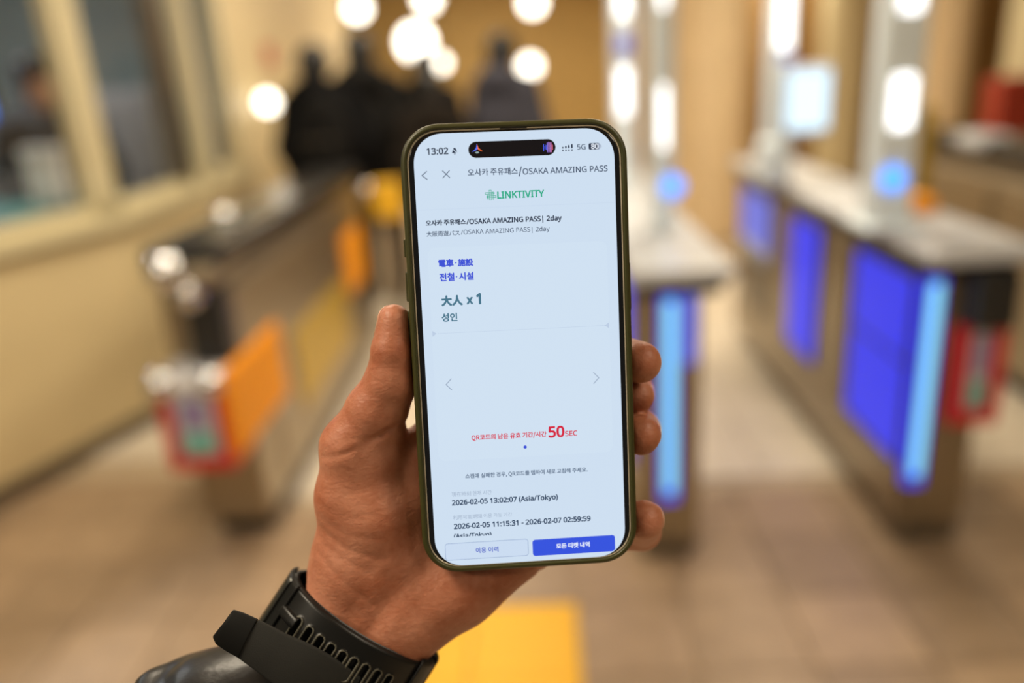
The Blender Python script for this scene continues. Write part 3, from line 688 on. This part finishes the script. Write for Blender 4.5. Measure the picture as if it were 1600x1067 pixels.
text('period_text', '(Asia/Tokyo)', -26.65, -13.55, -63.75, navy, .03, z=Z1 + .01)
flat('button_bar', [(-31.6, -63.85), (31.6, -63.85), (31.6, -67.5), (-31.6, -67.5)], Z2, scr_m)
# the two buttons, cut by the rounded corners of the screen
def in_screen(x, y):
    return None
def clip_poly(poly, r=10.2, wd=66.6, ht=147.5, cy=-.35):
    out = []
    for x, y in poly:
        cx_, cyy = math.copysign(wd/2 - r, x), cy + math.copysign(ht/2 - r, y - cy); dx, dy = x - cx_, y - cyy
        if dx * x > 0 and dy * (y - cy) > 0 and math.hypot(dx, dy) > r:
            s_ = r / math.hypot(dx, dy); x, y = cx_ + dx*s_, cyy + dy*s_
        out.append((x, y))
    return out
def dense(poly, n=24):
    return [tuple(Vector(a).lerp(Vector(b), i/n)) for a, b in zip(poly, poly[1:] + poly[:1]) for i in range(n)]
flat('history_button', clip_poly(dense(rr(29.1, 6.1, 1.0, 5, cx=-15.4, cy=-69.0), 8)), Z3, line_m)
flat('history_button_face', clip_poly(dense(rr(28.75, 5.75, .85, 5, cx=-15.4, cy=-69.0), 8)), Z3 + .02, btnin)
flat('tickets_button', clip_poly(dense(rr(29.1, 5.9, 1.0, 5, cx=15.15, cy=-69.45), 8)), Z3, btnb)
text('button_text', '이용 이력', -19.3, -11.4, -69.05, EM('button_ink', S(88, 106, 200)), 0.007, z=Z3 + .05); text('button_text', '모든 티켓 내역', 8.9, 20.7, -69.3, inkw, .011, z=Z3 + .05)

# ================================================================== THE HAND THAT HOLDS IT
WR = L(545, 1000, -23)                                              # wrist centre under the watch
AX = L(545 - 56, 1000 + 83, -23) - WR; AX[2] = 3.0; AX /= np.linalg.norm(AX)   # along the forearm, towards the elbow
UX = np.array([.83, -.56, 0]); UX -= AX * AX.dot(UX); UX /= np.linalg.norm(UX)
NX = np.cross(UX, AX); NX = NX if NX[2] > 0 else -NX
HB = WR + AX * 60
PS = frame('person', 'left hand of a person holding the phone, sleeve pushed below the watch', 'person', HB)
def nx(pts): return [L(*p) for p in pts]
def hand_field(F):
    # thumb
    for dz in (-2.6, 2.2):
        F.chain(nx([(616, 500, -9 + dz), (613, 548, -9 + dz), (612, 592, -10 + dz)]), [5.5, 7.0, 7.8], 2)
    F.chain(nx([(611, 592, -10.5), (582, 640, -12), (547, 697, -14)]), [8.2, 8.8, 9.5], 4)
    F.chain(nx([(614, 600, -11), (604, 640, -13), (598, 690, -17)]), [7.8, 6.7, 8.8], 4)
    # ball of the thumb
    F.chain(nx([(547, 697, -14), (544, 775, -17), (550, 880, -21)]), [9.6, 10.8, 12.8], 6)
    F.chain(nx([(578, 738, -18), (590, 800, -19), (585, 880, -21)]), [11.5, 14.0, 14.0], 7)
    F.chain(nx([(632, 790, -26), (640, 860, -24), (620, 930, -23)]), [12.5, 13.5, 14.5], 8)
    # palm behind the phone
    kn = dict(i=(712, 655, -25), m=(785, 690, -27), r=(840, 740, -27), p=(868, 806, -25))
    for kk, wz in (('i', (600, 880, -24)), ('m', (640, 890, -25)), ('r', (680, 900, -25)), ('p', (690, 915, -24))):
        F.cap(L(*wz), L(*kn[kk]), 13.2, 10.4, 7)
    F.cap(L(652, 716, -24), L(712, 668, -25), 8.5, 9.5, 7)
    # heel of the palm on the little-finger side
    F.chain(nx([(634, 962, -23), (712, 910, -22), (815, 842, -23)]), [15.2, 15.6, 13.0], 7)
    # wrist and forearm
    F.cap(L(536, 935, -23), L(548, 880, -22), 15.2, 13.6, 9); F.cap(L(606, 990, -24), L(640, 958, -24), 15.0, 15.0, 9)
    for s in (-1, 1):
        a = WR + UX * s * 10.5
        F.cap(a - AX * 6, a + AX * 16, 15.4, 16.2, 6); F.cap(a + AX * 16, WR + UX * s * 13 + AX * 95, 16.2, 24, 6)
    # two tendons and the fold of the heel show through the skin
    F.cap(L(600, 880, -11.5), L(560, 985, -11.0), 2.6, 2.6, 5); F.cap(L(645, 925, -11.5), L(590, 1000, -10.6), 2.4, 2.4, 5)
    # fingers, each its own chain
    fing = [([kn['i'], (845, 585, -38), (966, 556, -31), (1001, 566, -11)], [10, 8.6, 7.8, 7.5]),
            ([kn['m'], (905, 628, -44), (990, 612, -40), (996, 620, -21)], [10, 8.8, 7.6, 6.3]),
            ([kn['r'], (930, 700, -43), (1001, 672, -31), (1001, 680, -10)], [10, 8.5, 7.5, 7.2]),
            ([kn['p'], (945, 832, -36), (1003, 830, -28), (1006, 812, -10)], [9.5, 7.6, 7.0, 7.2])]
    for pts, rs in fing:
        G = Field.__new__(Field); G.lo, G.h, G.n, G.ax, G.big = F.lo, F.h, F.n, F.ax, F.big; G.f = np.full(F.n, F.big, np.float32)
        G.chain(nx(pts), rs, 2.5); F.merge(G, 2.0)
    # creases: shallow grooves along lines
    def groove(pts, w_, d_):
        P = nx(pts); lo = np.min(P, 0) - 5; hi = np.max(P, 0) + 5; lo[2] = -26; hi[2] = 6
        t, g = F.sl(lo, hi)
        if t is None: return
        D = np.full(np.broadcast(g[0], g[1], g[2]).shape[:2] + (1,), 99., np.float32)
        for a, b in zip(P[:-1], P[1:]):
            d = (b - a)[:2]; u = np.clip(((g[0]-a[0])*d[0] + (g[1]-a[1])*d[1]) / d.dot(d), 0, 1)
            D = np.minimum(D, np.sqrt((g[0]-a[0]-u*d[0])**2 + (g[1]-a[1]-u*d[1])**2))
        F.f[t] += d_ * np.exp(-(D / w_)**2)
    for gpts, w_, d_ in [([(584, 594, 0), (600, 605, 0), (640, 603, 0)], .55, .34), ([(606, 612, 0), (640, 612, 0)], .5, .2),
                         ([(500, 722, 0), (540, 712, 0), (580, 690, 0), (625, 668, 0)], 1.0, .7), ([(498, 712, 0), (545, 690, 0), (590, 690, 0)], .8, .35), ([(560, 712, 0), (600, 680, 0), (632, 672, 0)], .9, .6),
                         ([(492, 842, 0), (540, 868, 0), (600, 885, 0)], .8, .4), ([(490, 858, 0), (530, 884, 0), (575, 905, 0)], .7, .35), ([(485, 880, 0), (530, 915, 0), (580, 960, 0)], .8, .45),
                         ([(828, 880, 0), (838, 905, 0), (850, 925, 0)], .9, .7), ([(776, 880, 0), (783, 920, 0), (786, 955, 0)], .8, .35), ([(600, 905, 0), (640, 960, 0), (668, 1005, 0)], .9, .45),
                         ([(495, 775, 0), (530, 780, 0), (575, 770, 0)], .7, .22), ([(493, 800, 0), (540, 815, 0), (590, 812, 0)], .7, .22), ([(491, 822, 0), (535, 842, 0), (595, 850, 0)], .7, .25), ([(575, 565, 0), (605, 572, 0), (636, 566, 0)], .6, .2), ([(528, 645, 0), (545, 664, 0), (560, 690, 0)], .7, .25)]:
        groove(gpts, w_, d_)
    # nothing of the hand goes into the phone
    lo, hi = (-W_/2 - 2, -H_/2 - 2, -14), (W_/2 + 2, H_/2 + 2, 2)
    t, g = F.sl(lo, hi)
    if t is not None:
        q0 = np.abs(g[0]) - (W_/2 - 12); q1 = np.abs(g[1]) - (H_/2 - 12)
        d2 = np.sqrt(np.maximum(q0, 0)**2 + np.maximum(q1, 0)**2) + np.minimum(np.maximum(q0, q1), 0) - 12.0
        dz = np.abs(g[2] + 5.9) - 5.9
        a0, a1 = d2 + 2, dz + 2
        D = np.sqrt(np.maximum(a0, 0)**2 + np.maximum(a1, 0)**2) + np.minimum(np.maximum(a0, a1), 0) - 2.0
        F.f[t] = -Field.smin(-F.f[t], D - .12, .8)
F = Field((-82, -165, -62), (60, 42, 10), .9)
hand_field(F)
V, Q = F.mesh(2)
def skin_mat():
    m = mat('skin', (.48, .21, .115, 1), .48, sss=(.22, (1., .35, .18), .0025), spec=.4)
    N = m.node_tree.nodes; Lk = m.node_tree.links; b = N['Principled BSDF']; tc = N['Texture Coordinate']
    n1 = N.new('ShaderNodeTexNoise'); n1.inputs['Scale'].default_value = 55; n1.inputs['Detail'].default_value = 4
    n2 = N.new('ShaderNodeTexNoise'); n2.inputs['Scale'].default_value = 420; n2.inputs['Detail'].default_value = 3
    cr = N.new('ShaderNodeValToRGB'); e = cr.color_ramp.elements
    e[0].position = .32; e[0].color = (.355, .115, .055, 1); e[1].position = .68; e[1].color = (.52, .225, .135, 1)
    Lk.new(tc.outputs['Object'], n1.inputs['Vector']); Lk.new(tc.outputs['Object'], n2.inputs['Vector'])
    ad = N.new('ShaderNodeMath'); ad.operation = 'MULTIPLY_ADD'; ad.inputs[1].default_value = .25
    Lk.new(n2.outputs['Fac'], ad.inputs[0]); Lk.new(n1.outputs['Fac'], ad.inputs[2])
    sb = N.new('ShaderNodeMath'); sb.operation = 'SUBTRACT'; sb.inputs[1].default_value = .125; Lk.new(ad.outputs[0], sb.inputs[0])
    Lk.new(sb.outputs[0], cr.inputs[0]); Lk.new(cr.outputs[0], b.inputs['Base Color'])
    # fine skin lines: stretched noise running across the hand + pores
    mp = N.new('ShaderNodeMapping'); mp.inputs['Rotation'].default_value = (0, 0, math.radians(-20)); mp.inputs['Scale'].default_value = (240, 430, 300)
    n3 = N.new('ShaderNodeTexNoise'); n3.inputs['Scale'].default_value = 1; n3.inputs['Detail'].default_value = 4; n3.inputs['Distortion'].default_value = .6
    Lk.new(tc.outputs['Object'], mp.inputs[0]); Lk.new(mp.outputs[0], n3.inputs['Vector'])
    vo = N.new('ShaderNodeTexVoronoi'); vo.inputs['Scale'].default_value = 900; Lk.new(tc.outputs['Object'], vo.inputs['Vector'])
    s2 = N.new('ShaderNodeMath'); s2.operation = 'MULTIPLY_ADD'; s2.inputs[1].default_value = .25; Lk.new(vo.outputs['Distance'], s2.inputs[0]); Lk.new(n3.outputs['Fac'], s2.inputs[2])
    bp = N.new('ShaderNodeBump'); bp.inputs['Strength'].default_value = .45; bp.inputs['Distance'].default_value = .0006
    Lk.new(s2.outputs[0], bp.inputs['Height']); Lk.new(bp.outputs[0], b.inputs['Normal'])
    return m
skin = skin_mat()
obj('hand', wrap('hand', (V - HB) * mm, Q, [skin]), None, PS)
nail_m = mat('nail', (.62, .33, .22, 1), .25, spec=.6, coat=.2)
for c, rad in ((L(592, 497, -11), (4.5, 7.0, 6.0)), (L(1036, 556, -22), (4, 5.0, 7.0)), (L(1033, 672, -17), (4.2, 5.0, 7.5)), (L(1031, 802, -14), (4.5, 5.0, 7.5)), (L(1026, 618, -28), (4, 4.6, 6.5))):
    F = Field(c - np.array(rad) - 1.5, c + np.array(rad) + 1.5, .3); hand_field(F)
    sh_ = np.maximum(F.f - .30, -(F.f + .5)); E_ = Field(F.lo, F.lo + (F.n - 1) * F.h, F.h); E_.n = F.n; E_.ax = F.ax; E_.f = np.full(F.n, 10, np.float32); E_.ell(c, rad)
    F.f = -Field.smin(-sh_, -E_.f, .3)
    if (F.f < 0).sum() > 20:
        v, q = F.mesh(1); obj('nail', wrap('nail', (v - HB) * mm, q, [nail_m]), None, PS)

# ---- wristwatch (strap side towards the camera)
WT = frame('wristwatch', 'black sports watch with a slotted rubber strap on the wrist', 'watch', WR)
rub = mat('black_rubber', (.007, .007, .0065, 1), .34, bump=(2500, .08, .0002), spec=.3)
rim = mat('worn_rubber_rim', (.075, .07, .05, 1), .5)
def toW(u, n, a):                                                   # wrist frame -> phone frame, metres, relative to the watch origin
    return (np.outer(u, UX) + np.outer(n, NX) + np.outer(a, AX)) * mm
EA, EB = 29.0, 20.5
def band(name, half, th, ph0, ph1, lift, NP, NV, parent, mats, slots=False, dv=0., taper=0., EAx=None, EBx=None):
    A_, B_ = EAx or EA, EBx or EB
    ph = np.linspace(ph0, ph1, NP); vv = np.linspace(-1, 1, NV)
    PHI, VV = np.meshgrid(ph, vv, indexing='ij')
    hw = half - taper * np.abs(np.cos(PHI)) * 0
    a = VV * hw + dv
    sp = np.sqrt((A_*np.sin(PHI))**2 + (B_*np.cos(PHI))**2)
    edge = np.clip((1 - np.abs(VV)) * half / 1.6, 0, 1); hgt = lift + th * np.sqrt(1 - (1 - edge)**2)
    mi = np.zeros((NP-1, NV-1), int)
    if slots:
        for i in range(9):
            u_i = -19.6 + i*4.43; p_i = math.acos(u_i / A_)
            s = (PHI - p_i) * math.hypot(A_*math.sin(p_i), B_*math.cos(p_i)); q = np.maximum(np.abs(a - .3) - 3.2, 0)
            D = np.hypot(s, q) - 1.05
            hgt = hgt - 2.1 * (1 - np.clip((D + .3) / .35, 0, 1)) + .45 * np.exp(-((D - .42) / .36)**2)
            R2 = (np.abs(D - .42) < .42); mi |= (R2[:-1, :-1] & R2[1:, 1:]).astype(int)
    nxn, nyn = np.cos(PHI) / A_, np.sin(PHI) / B_; nn = np.hypot(nxn, nyn)
    def surf(hh): return A_*np.cos(PHI) + nxn/nn*hh, B_*np.sin(PHI) + nyn/nn*hh
    uo, no = surf(hgt); ui, ni = surf(np.full_like(PHI, lift))
    V = np.concatenate([toW(uo.ravel(), no.ravel(), a.ravel()), toW(ui.ravel(), ni.ravel(), a.ravel())])
    idx = np.arange(NP*NV).reshape(NP, NV); T = NP*NV
    top = np.stack([idx[:-1, :-1], idx[1:, :-1], idx[1:, 1:], idx[:-1, 1:]], -1).reshape(-1, 4)
    bot = top[:, ::-1] + T
    def wall(l): return np.stack([l[:-1], l[:-1] + T, l[1:] + T, l[1:]], -1)
    fc = np.concatenate([top, bot, wall(idx[:, 0])[:, ::-1], wall(idx[:, -1]), wall(idx[0]), wall(idx[-1])[:, ::-1]])
    mid = np.concatenate([mi.ravel(), np.zeros(len(fc) - len(top), int)])
    bmv = bmesh.new()
    me = wrap(name, V, fc, mats, mid)
    bmv.from_mesh(me); bmesh.ops.recalc_face_normals(bmv, faces=bmv.faces); bmv.to_mesh(me); bmv.free()
    return obj(name, me, None, parent)
st = band('strap', 11.5, 2.6, math.radians(-58), math.radians(238), 0, 760, 70, WT, [rub, rim], True)
band('strap_keeper', 5.0 + 8, 1.6, math.radians(20), math.radians(38), 2.5, 40, 24, WT, [rub])
band('strap_keeper', 5.0 + 8, 1.6, math.radians(-8), math.radians(10), 2.5, 40, 24, WT, [rub])
band('strap_lug', 11.9, 1.5, math.radians(150), math.radians(192), 2.3, 60, 30, WT, [rub], dv=-.2)
band('strap_lug', 2.4, 1.6, math.radians(133), math.radians(152), 2.4, 40, 16, WT, [rub], dv=-1.5)
band('lug_pin', 11.0, 1.1, math.radians(160), math.radians(165), 3.6, 14, 24, WT, [mat('dark_pin', (.05, .05, .045, 1), .3, .8)])
# case on the back of the wrist
phc = math.radians(270); c0 = NX * -(EB + 7.5)
bm = bmesh.new(); cc = Vector(c0 * mm); nv = Vector(NX)
cyl(bm, cc + nv*.0075, cc - nv*.005, .0235, .0235, 48); obj('watch_case', bm, rub, WT)
bm = bmesh.new(); cyl(bm, cc - nv*.005, cc - nv*.0075, .0225, .0205, 48); obj('bezel', bm, M['steel_d'], WT)
bm = bmesh.new(); cyl(bm, cc - nv*.0072, cc - nv*.0078, .0185, .0185, 48); obj('watch_glass', bm, M['darkglass'], WT)
for k_ in (-1, 0, 1):
    bm = bmesh.new(); d_ = (Vector(UX) * math.cos(k_*.6) + Vector(AX) * math.sin(k_*.6)); cyl(bm, cc + d_*.022, cc + d_*.0255, .0025, .0022, 16); obj('side_button', bm, M['steel_d'], WT)

# ---- jacket sleeve
nylon = mat('black_nylon', (.006, .006, .007, 1), .33, bump=(75, .16, .004), spec=.45)
def W3(u, n, a): return WR + UX*u + NX*n + AX*a
F = Field((-215, -300, -95), (75, -88, 75), 1.6, 20.)
F.chain([W3(0, 0, 21), W3(-1, 0, 30)], [27, 30], 4)
F.chain([W3(-4, 2, 44), W3(-11, 5, 62), W3(-12, 8, 120), W3(-12, 14, 230)], [30, 45, 55, 62], 8)
t, g_ = F.sl(F.lo, F.lo + F.n * F.h)
P_ = np.stack([np.broadcast_to(x, F.f.shape) for x in g_], -1) - WR
ca = P_ @ AX; cu_ = P_ @ UX; cn = P_ @ NX
wob = np.sin(cu_*.16 + ca*.05 + 1.2*np.sin(cn*.11)) * .9 + np.sin(cu_*.09 - ca*.21 + cn*.13) * 1.3 + np.sin(ca*.34 + 1.7*np.sin(cu_*.06) + cn*.05) * .9 + 2.2*np.exp(-((ca - 62 + 3*np.sin(cu_*.08)) / 3.0)**2)*-1
F.f += np.clip((ca - 34) / 15, 0, 1) * (wob + 1.0*np.sin(cu_*.42 + 2.0*np.sin(ca*.09) + cn*.3) * np.sin(ca*.12 + cn*.08))
v, q = F.mesh(2)
SL = obj('jacket_sleeve', wrap('jacket_sleeve', (v - HB) * mm, q, [nylon]), None, PS)
fab = mat('cuff_fabric', (.024, .024, .022, 1), .8, spec=.2, bump=(2200, .3, .0003)); rubt = mat('tab_rubber', (.005, .005, .0045, 1), .6, spec=.18, bump=(1800, .1, .0002))
def ribbon(name, pts, hws, th, m, parent, n=40, dv=None):
    P = np.array(pts); s = np.linspace(0, len(P) - 1, n); idx = np.arange(len(P))
    def cr(t):                                                      # Catmull-Rom through the points
        i = int(min(max(math.floor(t), 0), len(P) - 2)); f = t - i
        p0, p1, p2, p3 = P[max(i-1, 0)], P[i], P[i+1], P[min(i+2, len(P)-1)]
        return .5*((2*p1) + (-p0+p2)*f + (2*p0-5*p1+4*p2-p3)*f*f + (-p0+3*p1-3*p2+p3)*f**3)
    C_ = np.array([cr(t) for t in s]); hw = np.interp(s, idx, hws)
    T_ = np.gradient(C_, axis=0); T_ /= np.linalg.norm(T_, axis=1)[:, None]
    prof = [(-1, 0), (-.98, .5), (-.9, .8), (0, 1), (.9, .8), (.98, .5), (1, 0), (.9, -.8), (0, -1), (-.9, -.8)]
    V = []
    for c, tt, h_ in zip(C_, T_, hw):
        a_ = AX - tt * tt.dot(AX); a_ /= np.linalg.norm(a_); nn = np.cross(a_, tt); nn = nn if nn.dot(NX) >= -.2 else -nn
        for x, y in prof: V.append(c + a_ * (h_ * x) + nn * (th/2 * y))
    k = len(prof); Fc = []
    for i in range(n - 1):
        for j in range(k): Fc.append((i*k + j, i*k + (j+1) % k, (i+1)*k + (j+1) % k, (i+1)*k + j))
    me = bpy.data.meshes.new(name); me.from_pydata([tuple((p - HB) * mm) for p in V], [], Fc + [tuple(range(k))[::-1], tuple(range((n-1)*k, n*k))])
    bmv = bmesh.new(); bmv.from_mesh(me); bmesh.ops.recalc_face_normals(bmv, faces=bmv.faces); bmv.to_mesh(me); bmv.free()
    return obj(name, me, m, parent, smooth=True)
tabp = [L(349, 977, 1), L(352, 979, 1.2), L(368, 987, 1.8), L(388, 997, 2.5)]
ribbon('tab_end', tabp, [4.5, 6.4, 7.0, 7.2], 3.2, rubt, SL, 24)
ribbon('cuff_strap', [L(386, 996, 2.4), L(427, 1021, 3.0), L(480, 1054, 2.6), L(532, 1098, -1), L(580, 1152, -10), L(600, 1200, -24)], [7.1, 8.0, 9.8, 11, 11.5, 11.5], 2.4, fab, SL, 60)
